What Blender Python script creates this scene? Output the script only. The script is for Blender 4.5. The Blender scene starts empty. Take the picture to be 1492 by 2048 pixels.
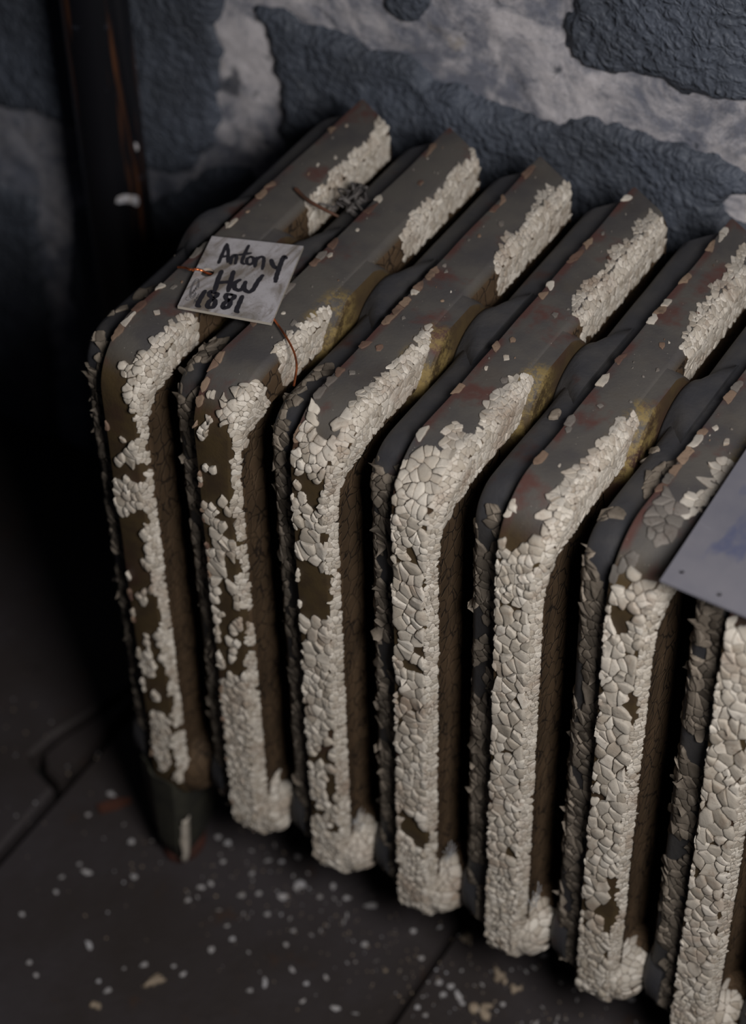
import bpy, bmesh, math, random
import numpy as np
from mathutils import Vector, Matrix, noise
from mathutils.geometry import tessellate_polygon

# ---------------------------------------------------------------- units, camera, light
S = 0.065                      # one section pitch in metres; all geometry is laid out in pitches
ZF = 7.6                       # floor lies this many pitches below the radiator's top
CAM = Vector((9.74841055, -10.91671858, 11.78024585))
RX = Vector((0.8533755890544868, 0.5209606571806603, -0.018710897247383063))
RY = Vector((0.3495754080170847, -0.5985214878071794, -0.7208113919346513))
RZ = Vector((-0.3867132505042934, 0.608581976649798, -0.6928786615139975))
FPX = 4283.41

scene = bpy.context.scene
COL = scene.collection


def W3(v):
    return Vector((v[0] * S, v[1] * S, (v[2] + ZF) * S))


cam_data = bpy.data.cameras.new('camera')
cam = bpy.data.objects.new('camera', cam_data)
COL.objects.link(cam)
M = Matrix((RX, -RY, -RZ)).transposed().to_4x4()
M.translation = W3(CAM)
cam.matrix_world = M
cam_data.sensor_fit = 'VERTICAL'
cam_data.sensor_height = 36
cam_data.lens = 36 * FPX / 2048
cam_data.dof.use_dof = True
cam_data.dof.focus_distance = 18.3 * S
cam_data.dof.aperture_fstop = 4.5
cam_data.clip_start = 0.05
scene.camera = cam

world = bpy.data.worlds.new('world')
scene.world = world
world.use_nodes = True
bg = world.node_tree.nodes['Background']
bg.inputs[0].default_value = (0.55, 0.68, 1.0, 1)
bg.inputs[1].default_value = 0.009

ld = bpy.data.lights.new('window_light', 'AREA')
ld.shape = 'RECTANGLE'
ld.size = 0.24
ld.size_y = 0.29
ld.energy = 12
ld.color = (1.0, 0.975, 0.95)
lo = bpy.data.objects.new('window_light', ld)
COL.objects.link(lo)
ldir = Vector((1.0, -0.95, 1.35)).normalized()
target = Vector((3.4, 1.0, -2.0))
lo.location = W3(target + ldir * 17)
lo.rotation_euler = ldir.to_track_quat('Z', 'Y').to_euler()

scene.view_settings.view_transform = 'Standard'
scene.view_settings.look = 'None'
scene.view_settings.exposure = 0.0
scene.view_settings.gamma = 1
scene.view_settings.use_curve_mapping = False


def px(P):
    d = Vector(P) - CAM
    z = d.dot(RZ)
    return (746 + FPX * d.dot(RX) / z, 1024 + FPX * d.dot(RY) / z)


def at(x, y, axis, val):
    """the point of a plane (axis = val) that stands at a place read off the photograph"""
    d = RX * ((x - 746) / FPX) + RY * ((y - 1024) / FPX) + RZ
    return CAM + d * ((val - CAM[axis]) / d[axis])


# ---------------------------------------------------------------- helpers
def link_mesh(name, verts, faces, mats, parent=None, mat_idx=None, smooth=True, sharp=None, loc=None):
    me = bpy.data.meshes.new(name)
    me.from_pydata([tuple(v) for v in verts], [], faces)
    for m in (mats if isinstance(mats, (list, tuple)) else [mats]):
        me.materials.append(m)
    if mat_idx is not None:
        me.polygons.foreach_set('material_index', mat_idx)
    me.polygons.foreach_set('use_smooth', [smooth] * len(me.polygons))
    if sharp is not None:
        me.set_sharp_from_angle(angle=math.radians(sharp))
    me.update()
    o = bpy.data.objects.new(name, me)
    COL.objects.link(o)
    if parent is not None:
        o.parent = parent
    if loc is not None:
        o.location = loc
    return o


def tag(o, label=None, cat=None, group=None, kind=None):
    if label: o['label'] = label
    if cat: o['category'] = cat
    if group: o['group'] = group
    if kind: o['kind'] = kind
    return o


def fix_normals(o):
    bm = bmesh.new(); bm.from_mesh(o.data)
    bmesh.ops.recalc_face_normals(bm, faces=bm.faces)
    bm.to_mesh(o.data); bm.free()
    return o


class MB:
    def __init__(self): self.v = []; self.f = []; self.m = []
    def add(self, verts, faces, mi=0):
        b = len(self.v); self.v += verts
        for f in faces: self.f.append([b + i for i in f]); self.m.append(mi)
    def tube(self, pts, r, n=8, mi=0, r_end=None):
        pts = [Vector(p) for p in pts]; vs = []; fs = []
        up = Vector((0.3, 0.2, 1)).normalized()
        for i, p in enumerate(pts):
            t = (pts[min(i + 1, len(pts) - 1)] - pts[max(i - 1, 0)]).normalized()
            a = t.cross(up)
            if a.length < 1e-3: a = t.cross(Vector((1, 0, 0)))
            a.normalize(); b = t.cross(a)
            rr = r if r_end is None else r + (r_end - r) * i / (len(pts) - 1)
            for k in range(n):
                an = 2 * math.pi * k / n
                vs.append(p + a * math.cos(an) * rr + b * math.sin(an) * rr)
        for i in range(len(pts) - 1):
            for k in range(n):
                fs.append([i * n + k, i * n + (k + 1) % n, (i + 1) * n + (k + 1) % n, (i + 1) * n + k])
        fs.append(list(range(n))[::-1]); fs.append([(len(pts) - 1) * n + k for k in range(n)])
        self.add(vs, fs, mi)
    def prism(self, outer, holes, base, top, mi=0):
        """outer/holes: 2-D lists; base(p), top(p): 2-D point to 3-D"""
        loops = [outer] + holes
        tris = tessellate_polygon([[Vector((p[0], p[1], 0)) for p in l] for l in loops])
        flat = [p for l in loops for p in l]; n = len(flat)
        vs = [base(p) for p in flat] + [top(p) for p in flat]
        fs = [[a, b, c] for a, b, c in tris] + [[n + c, n + b, n + a] for a, b, c in tris]
        k = 0
        for l in loops:
            for i in range(len(l)):
                a, b = k + i, k + (i + 1) % len(l)
                fs.append([a, b, n + b, n + a])
            k += len(l)
        self.add(vs, fs, mi)
    def build(self, name, mats, parent=None, smooth=True, sharp=40):
        o = link_mesh(name, self.v, self.f, mats, parent, self.m, smooth)
        fix_normals(o)
        if sharp: o.data.set_sharp_from_angle(angle=math.radians(sharp))
        return o


def spline(pts, k=6):
    out = []; P = [Vector(p) for p in pts]; n = len(P)
    for i in range(n - 1):
        a, b, c, d = P[max(i - 1, 0)], P[i], P[i + 1], P[min(i + 2, n - 1)]
        for j in range(k):
            t = j / k
            out.append(0.5 * ((2 * b) + (c - a) * t + (2 * a - 5 * b + 4 * c - d) * t * t + (3 * b - a - 3 * c + d) * t ** 3))
    out.append(P[-1])
    return out


def inside(x, y, poly):
    r = False; j = len(poly) - 1
    for i in range(len(poly)):
        xi, yi = poly[i]; xj, yj = poly[j]
        if (yi > y) != (yj > y) and x < (xj - xi) * (y - yi) / (yj - yi) + xi: r = not r
        j = i
    return r


# ---------------------------------------------------------------- materials
class NT:
    def __init__(self, name, rough=0.7, metal=0.0, spec=0.3):
        self.mat = bpy.data.materials.new(name); self.mat.use_nodes = True
        self.t = self.mat.node_tree; self.n = self.t.nodes
        self.b = self.n['Principled BSDF']
        self.b.inputs['Roughness'].default_value = rough
        self.b.inputs['Metallic'].default_value = metal
        self.b.inputs['Specular IOR Level'].default_value = spec
        self.geo = self.n.new('ShaderNodeNewGeometry'); self.pos = self.geo.outputs['Position']
    def link(self, a, b): self.t.links.new(a, b)
    def noise(self, scale, detail=4, rough=0.55, vec=None, dist=0.0):
        n = self.n.new('ShaderNodeTexNoise'); n.inputs['Scale'].default_value = scale
        n.inputs['Detail'].default_value = detail; n.inputs['Roughness'].default_value = rough
        n.inputs['Distortion'].default_value = dist
        self.link(vec or self.pos, n.inputs['Vector']); return n.outputs[0]
    def voro(self, scale, feature='F1', vec=None, rnd=1.0):
        n = self.n.new('ShaderNodeTexVoronoi'); n.feature = feature; n.inputs['Scale'].default_value = scale
        n.inputs['Randomness'].default_value = rnd
        self.link(vec or self.pos, n.inputs['Vector']); return n.outputs[0]
    def ramp(self, fac, a, b, ca=0.0, cb=1.0):
        n = self.n.new('ShaderNodeMapRange'); n.interpolation_type = 'SMOOTHSTEP'
        for k, v in enumerate((a, b, ca, cb)): n.inputs[k + 1].default_value = v
        self.link(fac, n.inputs[0]); return n.outputs[0]
    def mix(self, fac, a, b):
        n = self.n.new('ShaderNodeMix'); n.data_type = 'RGBA'
        for sock, v in ((0, fac), (6, a), (7, b)):
            if isinstance(v, (int, float)): n.inputs[sock].default_value = v
            elif isinstance(v, tuple): n.inputs[sock].default_value = (*v, 1)
            else: self.link(v, n.inputs[sock])
        return n.outputs[2]
    def math(self, op, a, b=None):
        n = self.n.new('ShaderNodeMath'); n.operation = op
        for k, v in enumerate((a, b)):
            if v is None: continue
            if isinstance(v, (int, float)): n.inputs[k].default_value = v
            else: self.link(v, n.inputs[k])
        return n.outputs[0]
    def sep(self, vec):
        n = self.n.new('ShaderNodeSeparateXYZ'); self.link(vec, n.inputs[0]); return n.outputs
    def scalev(self, vec, sc):
        n = self.n.new('ShaderNodeMapping'); n.inputs['Scale'].default_value = sc
        self.link(vec, n.inputs['Vector']); return n.outputs[0]
    def color(self, c):
        if isinstance(c, tuple): self.b.inputs['Base Color'].default_value = (*c, 1)
        else: self.link(c, self.b.inputs['Base Color'])
    def bump(self, h, strength=0.5, dist=0.001):
        n = self.n.new('ShaderNodeBump'); n.inputs['Strength'].default_value = strength
        n.inputs['Distance'].default_value = dist; self.link(h, n.inputs['Height'])
        self.link(n.outputs[0], self.b.inputs['Normal'])


# bare casting: brown primer, dust lying on what faces up, rust-red and bronze remains of older coats
k = NT('old_coated_iron', 0.62, 0, 0.3)
nz = k.sep(k.geo.outputs['Normal'])[2]
base = k.mix(k.ramp(k.noise(60), 0.35, 0.7), (0.062, 0.041, 0.018), (0.042, 0.027, 0.015))
base = k.mix(k.ramp(k.noise(11, 3), 0.52, 0.66), base, (0.046, 0.022, 0.016))
dust = k.mix(k.ramp(k.noise(30, 6), 0.35, 0.7), (0.086, 0.078, 0.070), (0.056, 0.052, 0.053))
df = k.math('MULTIPLY', k.ramp(nz, 0.35, 0.85), k.ramp(k.noise(25, 5), 0.2, 0.45, 0.75, 1.0))
c = k.mix(df, base, dust)
tc = k.n.new('ShaderNodeTexCoord')
ox, oy, oz = k.sep(tc.outputs['Object'])
red = k.math('MULTIPLY', k.math('MAXIMUM', k.ramp(k.noise(24, 4, 0.6), 0.55, 0.68), k.math('MULTIPLY', k.ramp(ox, 0.02 * S, 0.09 * S, 1.0, 0.0), k.ramp(k.noise(38, 4), 0.4, 0.6))), k.ramp(nz, 0.2, 0.7, 0, 0.85))
c = k.mix(red, c, (0.085, 0.034, 0.028))
gx = k.ramp(ox, 0.30 * S, 0.44 * S)
gy = k.math('MULTIPLY', k.ramp(oy, 1.1 * S, 1.25 * S), k.ramp(oy, 1.62 * S, 1.82 * S, 1.0, 0.0))
gold = k.math('MULTIPLY', k.math('MULTIPLY', gx, gy), k.ramp(k.noise(110, 8, 0.8), 0.42, 0.60))
gold = k.math('MULTIPLY', gold, k.ramp(oz, -0.62 * S, -0.45 * S))
c = k.mix(gold, c, (0.19, 0.135, 0.05))
speck = k.ramp(k.voro(420), 0.05, 0.12, 1.0, 0.0)
speck = k.math('MULTIPLY', speck, k.ramp(k.noise(160, 2), 0.56, 0.62))
speck = k.math('MULTIPLY', speck, k.ramp(nz, 0.4, 0.8))
c = k.mix(speck, c, (0.34, 0.31, 0.26))
k.color(c)
k.bump(k.noise(520, 4, 0.6), 0.25, 0.0008)
M_IRON = k.mat

# the lower left shoulder of each section: blackish paint
k = NT('black_iron_paint', 0.55, 0, 0.3)
c = k.mix(k.ramp(k.noise(45, 5), 0.35, 0.7), (0.036, 0.036, 0.041), (0.054, 0.051, 0.051))
c = k.mix(k.ramp(k.noise(22, 4), 0.6, 0.72), c, (0.05, 0.024, 0.020))
k.color(c); k.bump(k.noise(300, 5, 0.6), 0.35, 0.001)
M_STRIP = k.mat

# side walls: yellowed paint with hairline cracks, gap shade put into its dark brown
k = NT('shaded_yellowed_cracked_paint', 0.75, 0, 0.2)
v = k.scalev(k.pos, (1.0, 1.0, 0.75))
wob = k.noise(90, 3)
vv = k.n.new('ShaderNodeVectorMath'); vv.operation = 'ADD'
k.link(v, vv.inputs[0])
sc = k.n.new('ShaderNodeVectorMath'); sc.operation = 'SCALE'; sc.inputs[3].default_value = 0.008
nn = k.n.new('ShaderNodeTexNoise'); nn.inputs['Scale'].default_value = 80; k.link(k.pos, nn.inputs['Vector'])
k.link(nn.outputs[1], sc.inputs[0]); k.link(sc.outputs[0], vv.inputs[1])
cr = k.voro(120, 'DISTANCE_TO_EDGE', vv.outputs[0])
crf = k.math('MULTIPLY', k.ramp(cr, 0.0, 0.08, 1.0, 0.0), k.ramp(k.noise(60, 2), 0.44, 0.54))
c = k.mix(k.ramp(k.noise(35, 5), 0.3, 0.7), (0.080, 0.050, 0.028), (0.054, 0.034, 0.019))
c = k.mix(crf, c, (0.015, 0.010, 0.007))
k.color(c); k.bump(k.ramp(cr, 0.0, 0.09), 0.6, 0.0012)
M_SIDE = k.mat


def paint(name, a, b, dirt, dfac, dusty=0.0):
    k = NT(name, 0.65, 0, 0.25)
    rnd = k.geo.outputs['Random Per Island']
    c = k.mix(rnd, a, b)
    c = k.mix(k.ramp(k.noise(28, 5, 0.6), 0.48, 0.75, 0, dfac), c, dirt)
    c = k.mix(k.ramp(k.noise(95, 6, 0.7, None, 0.6), 0.50, 0.70, 0, 0.5), c, dirt)
    c = k.mix(k.ramp(k.noise(420, 4, 0.65), 0.58, 0.72, 0, 0.5), c, tuple(x * .45 for x in dirt))
    if dusty:
        up = k.math('MULTIPLY', k.ramp(k.sep(k.geo.outputs['Normal'])[2], 0.45, 0.95, 0, dusty), k.ramp(k.noise(50, 4), 0.3, 0.6))
        c = k.mix(up, c, (0.27, 0.25, 0.225))
    k.color(c); k.bump(k.noise(700, 4, 0.65), 0.35, 0.0006)
    return k.mat


M_WHITE = paint('aged_white_paint', (0.60, 0.55, 0.485), (0.35, 0.305, 0.25), (0.25, 0.175, 0.125), 0.7, 0.65)
M_DIRTY = paint('grimy_paint', (0.24, 0.20, 0.16), (0.09, 0.075, 0.06), (0.05, 0.038, 0.028), 0.7)
M_GREYF = paint('dusty_grey_paint', (0.17, 0.15, 0.135), (0.11, 0.10, 0.09), (0.07, 0.05, 0.04), 0.5)
M_EDGE = paint('reddish_edge_paint', (0.24, 0.17, 0.12), (0.10, 0.055, 0.042), (0.05, 0.03, 0.025), 0.6)
M_CHIP = paint('fallen_paint', (0.50, 0.50, 0.54), (0.24, 0.21, 0.18), (0.2, 0.16, 0.12), 0.5)
M_TAN = paint('tan_crumbs', (0.34, 0.27, 0.20), (0.24, 0.19, 0.14), (0.14, 0.10, 0.07), 0.6)


def simple(name, a, b, scale, rough=0.6, metal=0.0, bump=0.3, bscale=300, lo=0.35, hi=0.65):
    k = NT(name, rough, metal, 0.3)
    k.color(k.mix(k.ramp(k.noise(scale, 5, 0.6), lo, hi), a, b))
    k.bump(k.noise(bscale, 4, 0.6), bump, 0.0008)
    return k.mat


M_LEG = simple('dark_olive_leg_paint', (0.040, 0.038, 0.028), (0.024, 0.023, 0.019), 40)
M_FOOT = simple('red_oxide', (0.10, 0.030, 0.022), (0.055, 0.026, 0.020), 60)
M_INK = NT('black_marker_ink', 0.5); M_INK.color((0.018, 0.017, 0.022)); M_INK = M_INK.mat
M_STAMP = NT('stamp_ink', 0.6); M_STAMP.color((0.085, 0.08, 0.085)); M_STAMP = M_STAMP.mat
k = NT('copper_wire', 0.35, 0.9, 0.5)
k.color(k.mix(k.ramp(k.noise(90, 3), 0.4, 0.6), (0.75, 0.22, 0.08), (0.35, 0.11, 0.05))); M_COPPER = k.mat
M_TWIG = simple('brown_twig', (0.10, 0.045, 0.028), (0.055, 0.03, 0.02), 120)
M_LINT = simple('grey_lint', (0.10, 0.09, 0.085), (0.045, 0.04, 0.04), 150)
M_WEB = NT('cobweb', 0.8); M_WEB.color((0.30, 0.30, 0.31)); M_WEB = M_WEB.mat
M_WOOD = simple('red_wood', (0.075, 0.028, 0.018), (0.045, 0.02, 0.014), 90)

# tag: zinc-grey card with dirty smears
k = NT('grey_tag', 0.5, 0.0, 0.4)
c = k.mix(k.ramp(k.noise(55, 6, 0.65), 0.35, 0.7), (0.40, 0.38, 0.40), (0.24, 0.225, 0.22))
sm = k.ramp(k.noise(60, 5, 0.6, k.scalev(k.pos, (1.0, 0.35, 1.0)), 1.2), 0.46, 0.68, 0, 0.9)
c = k.mix(sm, c, (0.13, 0.105, 0.08))
c = k.mix(k.ramp(k.noise(900, 2), 0.66, 0.72), c, (0.03, 0.028, 0.028))
k.color(c); k.bump(k.noise(150, 3), 0.15, 0.001); M_TAG = k.mat
k = NT('tag_edge', 0.4, 0.2, 0.4); k.color((0.42, 0.38, 0.33)); M_TAGEDGE = k.mat

# plate: bluish grey sheet metal with ink smears and scratches
k = NT('blue_grey_sheet', 0.42, 0.15, 0.4)
c = k.mix(k.ramp(k.noise(26, 6, 0.6), 0.3, 0.7), (0.130, 0.129, 0.155), (0.165, 0.160, 0.182))
c = k.mix(k.ramp(k.noise(34, 4, 0.55, k.scalev(k.pos, (1.0, 0.5, 1.0))), 0.62, 0.72, 0, 0.6), c, (0.045, 0.06, 0.14))
c = k.mix(k.ramp(k.noise(42, 6, 0.7, k.scalev(k.pos, (0.4, 1.0, 1.0)), 0.8), 0.60, 0.72, 0, 0.55), c, (0.32, 0.32, 0.36))
c = k.mix(k.ramp(k.noise(70, 5, 0.65), 0.66, 0.76, 0, 0.6), c, (0.07, 0.05, 0.045))
k.color(c); k.bump(k.noise(400, 4), 0.12, 0.0005); M_PLATE = k.mat

# pipe
k = NT('black_enamel_pipe', 0.36, 0.0, 0.5)
str_ = k.noise(75, 4, 0.6, k.scalev(k.pos, (1.0, 1.0, 0.05)))
c = k.mix(k.ramp(str_, 0.565, 0.66), (0.006, 0.006, 0.008), (0.075, 0.030, 0.014))
c = k.mix(k.ramp(k.noise(40, 6, 0.65), 0.64, 0.72, 0, 0.6), c, (0.05, 0.055, 0.075))
k.color(c); k.bump(k.noise(160, 4), 0.1, 0.0008); M_PIPE = k.mat
M_SPLASH = simple('white_splash', (0.62, 0.62, 0.68), (0.40, 0.36, 0.34), 200, 0.5)

# wall
k = NT('pale_mortar', 0.9, 0, 0.15)
c = k.mix(k.ramp(k.noise(22, 9, 0.7, None, 0.4), 0.38, 0.62), (0.86, 0.81, 0.84), (0.26, 0.27, 0.33))
c = k.mix(k.ramp(k.noise(38, 6, 0.65, None, 0.5), 0.58, 0.70, 0, 0.85), c, (0.07, 0.078, 0.10))
c = k.mix(k.ramp(k.noise(20, 4, 0.6), 0.62, 0.74, 0, 0.6), c, (0.56, 0.47, 0.36))
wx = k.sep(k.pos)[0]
c = k.mix(k.math('MULTIPLY', k.ramp(wx, -3.2 * S, -1.9 * S, 0.72, 0.0), k.ramp(k.noise(13, 5), 0.25, 0.5)), c, (0.13, 0.145, 0.19))  # mortar darker and bluer leftward: the fading light put into its colour
k.color(c)
k.bump(k.noise(120, 9, 0.75), 0.9, 0.007); M_MORTAR = k.mat

k = NT('blue_black_stone_paint', 0.6, 0, 0.3)
vo = k.n.new('ShaderNodeVectorMath'); vo.operation = 'ADD'
sc = k.n.new('ShaderNodeVectorMath'); sc.operation = 'SCALE'; sc.inputs[3].default_value = 0.012
nn = k.n.new('ShaderNodeTexNoise'); nn.inputs['Scale'].default_value = 90; k.link(k.pos, nn.inputs['Vector'])
k.link(nn.outputs[1], sc.inputs[0]); k.link(k.pos, vo.inputs[0]); k.link(sc.outputs[0], vo.inputs[1])
v1 = k.voro(205, 'SMOOTH_F1', vo.outputs[0])
v2 = k.voro(330, 'F1', vo.outputs[0])
h = k.math('ADD', k.ramp(v1, 0.0, 0.75, 1.0, 0.0), k.math('MULTIPLY', k.ramp(v2, 0, 0.7, 1, 0), 0.35))
h = k.math('ADD', h, k.math('MULTIPLY', k.noise(45, 4), 0.8))
c = k.mix(k.ramp(k.noise(14, 6, 0.6), 0.35, 0.68), (0.050, 0.056, 0.070), (0.075, 0.086, 0.112))
c = k.mix(k.ramp(k.noise(55, 7, 0.7), 0.64, 0.74, 0, 0.6), c, (0.13, 0.135, 0.16))
k.color(c); k.bump(h, 0.8, 0.0022); M_STONE = k.mat

# floor
k = NT('dark_stained_floor', 0.62, 0, 0.3)
c = k.mix(k.ramp(k.noise(7, 6, 0.6), 0.3, 0.7), (0.041, 0.035, 0.038), (0.028, 0.022, 0.0205))
c = k.mix(k.ramp(k.noise(26, 5, 0.6), 0.60, 0.72, 0, 0.7), c, (0.045, 0.026, 0.018))
c = k.mix(k.ramp(k.noise(40, 6, 0.65), 0.64, 0.74, 0, 0.7), c, (0.012, 0.010, 0.010))
c = k.mix(k.ramp(k.noise(240, 3, 0.6), 0.74, 0.80, 0, 0.4), c, (0.10, 0.09, 0.09))
k.color(c); k.bump(k.noise(120, 7, 0.65), 0.35, 0.002); M_FLOOR = k.mat
M_FLOORED = simple('worn_joint_edge', (0.060, 0.040, 0.032), (0.034, 0.026, 0.024), 40)

# ---------------------------------------------------------------- the setting
WALL = 5.2


def wall_noise(x, z, sc, off=0.0):
    return noise.noise(Vector((x * sc + off, 3.7 + off, z * sc - off)))


def wall_grid(x0, x1, z0, z1, st, yfun, keep=None):
    nx = int((x1 - x0) / st) + 1; nzz = int((z1 - z0) / st) + 1
    idx = {}; vs = []; fs = []
    for j in range(nzz):
        for i in range(nx):
            x = x0 + i * st; z = z0 + j * st
            y = yfun(x, z)
            if y is None: continue
            idx[(i, j)] = len(vs); vs.append(W3((x, y, z)))
    for j in range(nzz - 1):
        for i in range(nx - 1):
            q = [(i, j), (i + 1, j), (i + 1, j + 1), (i, j + 1)]
            if all(t in idx for t in q): fs.append([idx[t] for t in q])
    return vs, fs


def mortar_y(x, z):
    return WALL + 0.07 * wall_noise(x, z, 0.9) + 0.045 * wall_noise(x, z, 2.7, 5) + 0.030 * wall_noise(x, z, 6.0, 9) + 0.022 * wall_noise(x, z, 13.0, 17)


vs, fs = wall_grid(-11, 10, -ZF - 0.05, 7.5, 0.07, mortar_y)
n0 = len(vs)
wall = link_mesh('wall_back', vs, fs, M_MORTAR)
# give the wall its thickness
wall.modifiers.new('thickness', 'SOLIDIFY').thickness = -0.12
wall['kind'] = 'structure'
fix_normals(wall)

stones_px = [
    # upper right stone
    [(1165, -260), (1148, -60), (1150, 0), (1131, 50), (1131, 100), (1171, 130), (1226, 155), (1261, 147), (1321, 166), (1361, 190), (1411, 186), (1466, 195), (1530, 208), (1760, 260), (1900, -150)],
    # long stone behind the radiator
    [(505, 8), (560, 22), (615, 42), (685, 65), (746, 96), (796, 102), (846, 132), (872, 168), (926, 176), (938, 195), (1006, 214), (1086, 234), (1176, 228), (1246, 250), (1321, 276), (1391, 300), (1440, 322), (1500, 350), (1540, 385), (1470, 392), (1440, 405), (1448, 432), (1500, 448), (1620, 440), (1800, 560), (1700, 1500), (760, 1500), (560, 700), (545, 420), (575, 225), (575, 175), (550, 130), (540, 75)],
    # stone between the pipe and the pale patch
    [(-60, -140), (200, -120), (440, -60), (450, 15), (438, 55), (456, 105), (448, 150), (435, 190), (442, 240), (440, 285), (395, 335), (330, 350), (255, 320), (180, 265), (90, 225), (0, 215), (-120, 180)],
    # lower left stone under the joint
    [(140, 420), (200, 400), (260, 410), (320, 395), (420, 330), (500, 330), (545, 480), (560, 760), (700, 1400), (300, 1400), (180, 900), (150, 600)],
    # stone at the left edge
    [(-200, 300), (-30, 320), (20, 370), (75, 400), (85, 480), (95, 600), (120, 900), (-100, 900), (-250, 600)],
    # small dark stone at the top
    [(768, -60), (866, -70), (862, 10), (850, 36), (815, 46), (780, 30), (764, 0)],
    # stone above the pale band, left of it
    [(575, -300), (1050, -360), (1020, -110), (900, -90), (720, -80), (590, -40), (480, -110)],
]


def make_stone(poly, seed, st):
    P = [at(x, y, 1, WALL) for x, y in poly]
    pts = np.array([(p.x, p.z) for p in P])
    x0, z0 = pts.min(0) - 0.2; x1, z1 = pts.max(0) + 0.2
    x0 = max(x0, -10.5); x1 = min(x1, 9.5); z0 = max(z0, -ZF + 0.05); z1 = min(z1, 7.2)
    a = pts; b = np.roll(pts, -1, 0); ab = b - a
    ll = (ab ** 2).sum(1)
    lp = [tuple(p) for p in pts]

    def f(x, z):
        # ragged outline: wobble the place that is tested
        xx = x + 0.07 * wall_noise(x, z, 3.2, seed) + 0.05 * wall_noise(x, z, 9.0, seed + 3)
        zz = z + 0.07 * wall_noise(x, z, 3.2, seed + 7) + 0.05 * wall_noise(x, z, 9.0, seed + 11)
        q = np.array((xx, zz))
        t = np.clip(((q - a) * ab).sum(1) / ll, 0, 1)
        d = math.sqrt((((a + ab * t[:, None]) - q) ** 2).sum(1).min())
        if not inside(xx, zz, lp): d = -d
        if d < -0.17: return None
        e = min(max((d + 0.14) / 0.26, 0), 1); e = e * e * (3 - 2 * e)
        return (WALL + 0.15 - 0.27 * e - 0.06 * wall_noise(x, z, 1.1, seed)
                - e * (0.03 * wall_noise(x, z, 5.0, seed + 2) + 0.022 * wall_noise(x, z, 11.0, seed + 4)))
    vs, fs = wall_grid(x0, x1, z0, z1, st, f)
    o = link_mesh('stone', vs, fs, M_STONE, wall)
    me = o.data
    if me.polygons and sum(p.normal.y for p in me.polygons) > 0: me.flip_normals()
    return o


for si, (poly, st) in enumerate(zip(stones_px, (0.05, 0.055, 0.06, 0.09, 0.08, 0.05, 0.09))):
    make_stone(poly, si * 13.1 + 2, st)

# floor: long slabs running to the wall, with open joints
floor_bed = MB()
floor_bed.prism([(-12, -7), (12, -7), (12, WALL + 0.3), (-12, WALL + 0.3)], [], lambda p: W3((p[0], p[1], -ZF - 1.2)), lambda p: W3((p[0], p[1], -ZF - 0.32)))
M_BED = NT('black_joint_dirt', 0.95); M_BED.color((0.008, 0.007, 0.007)); M_BED = M_BED.mat
floor = floor_bed.build('floor', M_BED, smooth=False, sharp=None)
floor['kind'] = 'structure'


def slab(outline, top=0.0, name='floor_slab'):
    m = MB()
    n = len(outline)
    cx = sum(p[0] for p in outline) / n; cy = sum(p[1] for p in outline) / n
    vs = []; fs = []
    def ring(inset, z):
        out = []
        for x, y in outline:
            d = Vector((cx - x, cy - y)); d.normalize()
            out.append(W3((x + d.x * inset, y + d.y * inset, -ZF + z)))
        return out
    vs = ring(0, -0.34) + ring(0, top - 0.05) + ring(0.05, top)
    for r in range(2):
        for i in range(n):
            fs.append([r * n + i, r * n + (i + 1) % n, (r + 1) * n + (i + 1) % n, (r + 1) * n + i])
    m.add(vs, fs, 0)
    b = len(m.v)
    m.f.append([2 * n + i for i in range(n)]); m.m.append(0)
    return m.build(name, [M_FLOOR], floor, smooth=False, sharp=None)


XJ = (-1.80, 3.12, 8.05)
slab([(XJ[0] + 0.09, -6.5), (XJ[1] - 0.03, -6.5), (XJ[1] - 0.03, WALL), (XJ[0] + 0.09, WALL)], 0.006)
slab([(XJ[1] + 0.03, -6.5), (XJ[2], -6.5), (XJ[2], WALL), (XJ[1] + 0.03, WALL)], -0.012)
slab([(XJ[2] + 0.05, -6.5), (11.5, -6.5), (11.5, WALL), (XJ[2] + 0.05, WALL)])
slab([(-11.5, -6.5), (XJ[0] - 0.06, -6.5), (XJ[0] - 0.06, 0.30), (-2.18, 0.40), (-2.40, 0.58), (-2.36, 0.95), (-2.22, 1.4), (-2.06, 1.9), (XJ[0] - 0.06, 2.7), (XJ[0] - 0.06, WALL), (-11.5, WALL)], 0.004)
# the broken-off sliver lying in its notch
slab([(XJ[0] - 0.07, 0.42), (-2.12, 0.50), (-2.27, 0.64), (-2.24, 0.95), (-2.10, 1.4), (-1.97, 1.85), (XJ[0] - 0.07, 2.45)], -0.01, 'floor_sliver')

# ---------------------------------------------------------------- radiator
D = 4.457
L = 6.22
RB = 0.55      # front top bend
RL = 0.42      # lower bend
HY, HZ = 1.90, -0.60   # upper hub
SL = [D - RB, RB * math.pi / 2, L - RB - RL, RL * math.pi / 2]
S1 = SL[0]; S2 = S1 + SL[1]; S3 = S2 + SL[2]; S4 = S3 + SL[3]


def path(s):
    if s < S1:
        return D - s, 0.0, 0.0, 1.0
    if s < S2:
        t = (s - S1) / RB
        return RB - RB * math.sin(t), -RB + RB * math.cos(t), -math.sin(t), math.cos(t)
    if s < S3:
        return 0.0, -RB - (s - S2), -1.0, 0.0
    if s < S4:
        t = (s - S3) / RL
        return RL - RL * math.cos(t), -(L - RL) - RL * math.sin(t), -math.cos(t), -math.sin(t)
    return RL + (s - S4), -L, 0.0, -1.0


def yend(x):
    return D - 0.85 * max(0, -x) - 0.62 * max(0, x - 0.03)


def ss(a, b, x):
    t = min(max((x - a) / (b - a), 0), 1); return t * t * (3 - 2 * t)


def slim(s):
    return ss(S1 + .2, S2 + .6, s)


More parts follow.
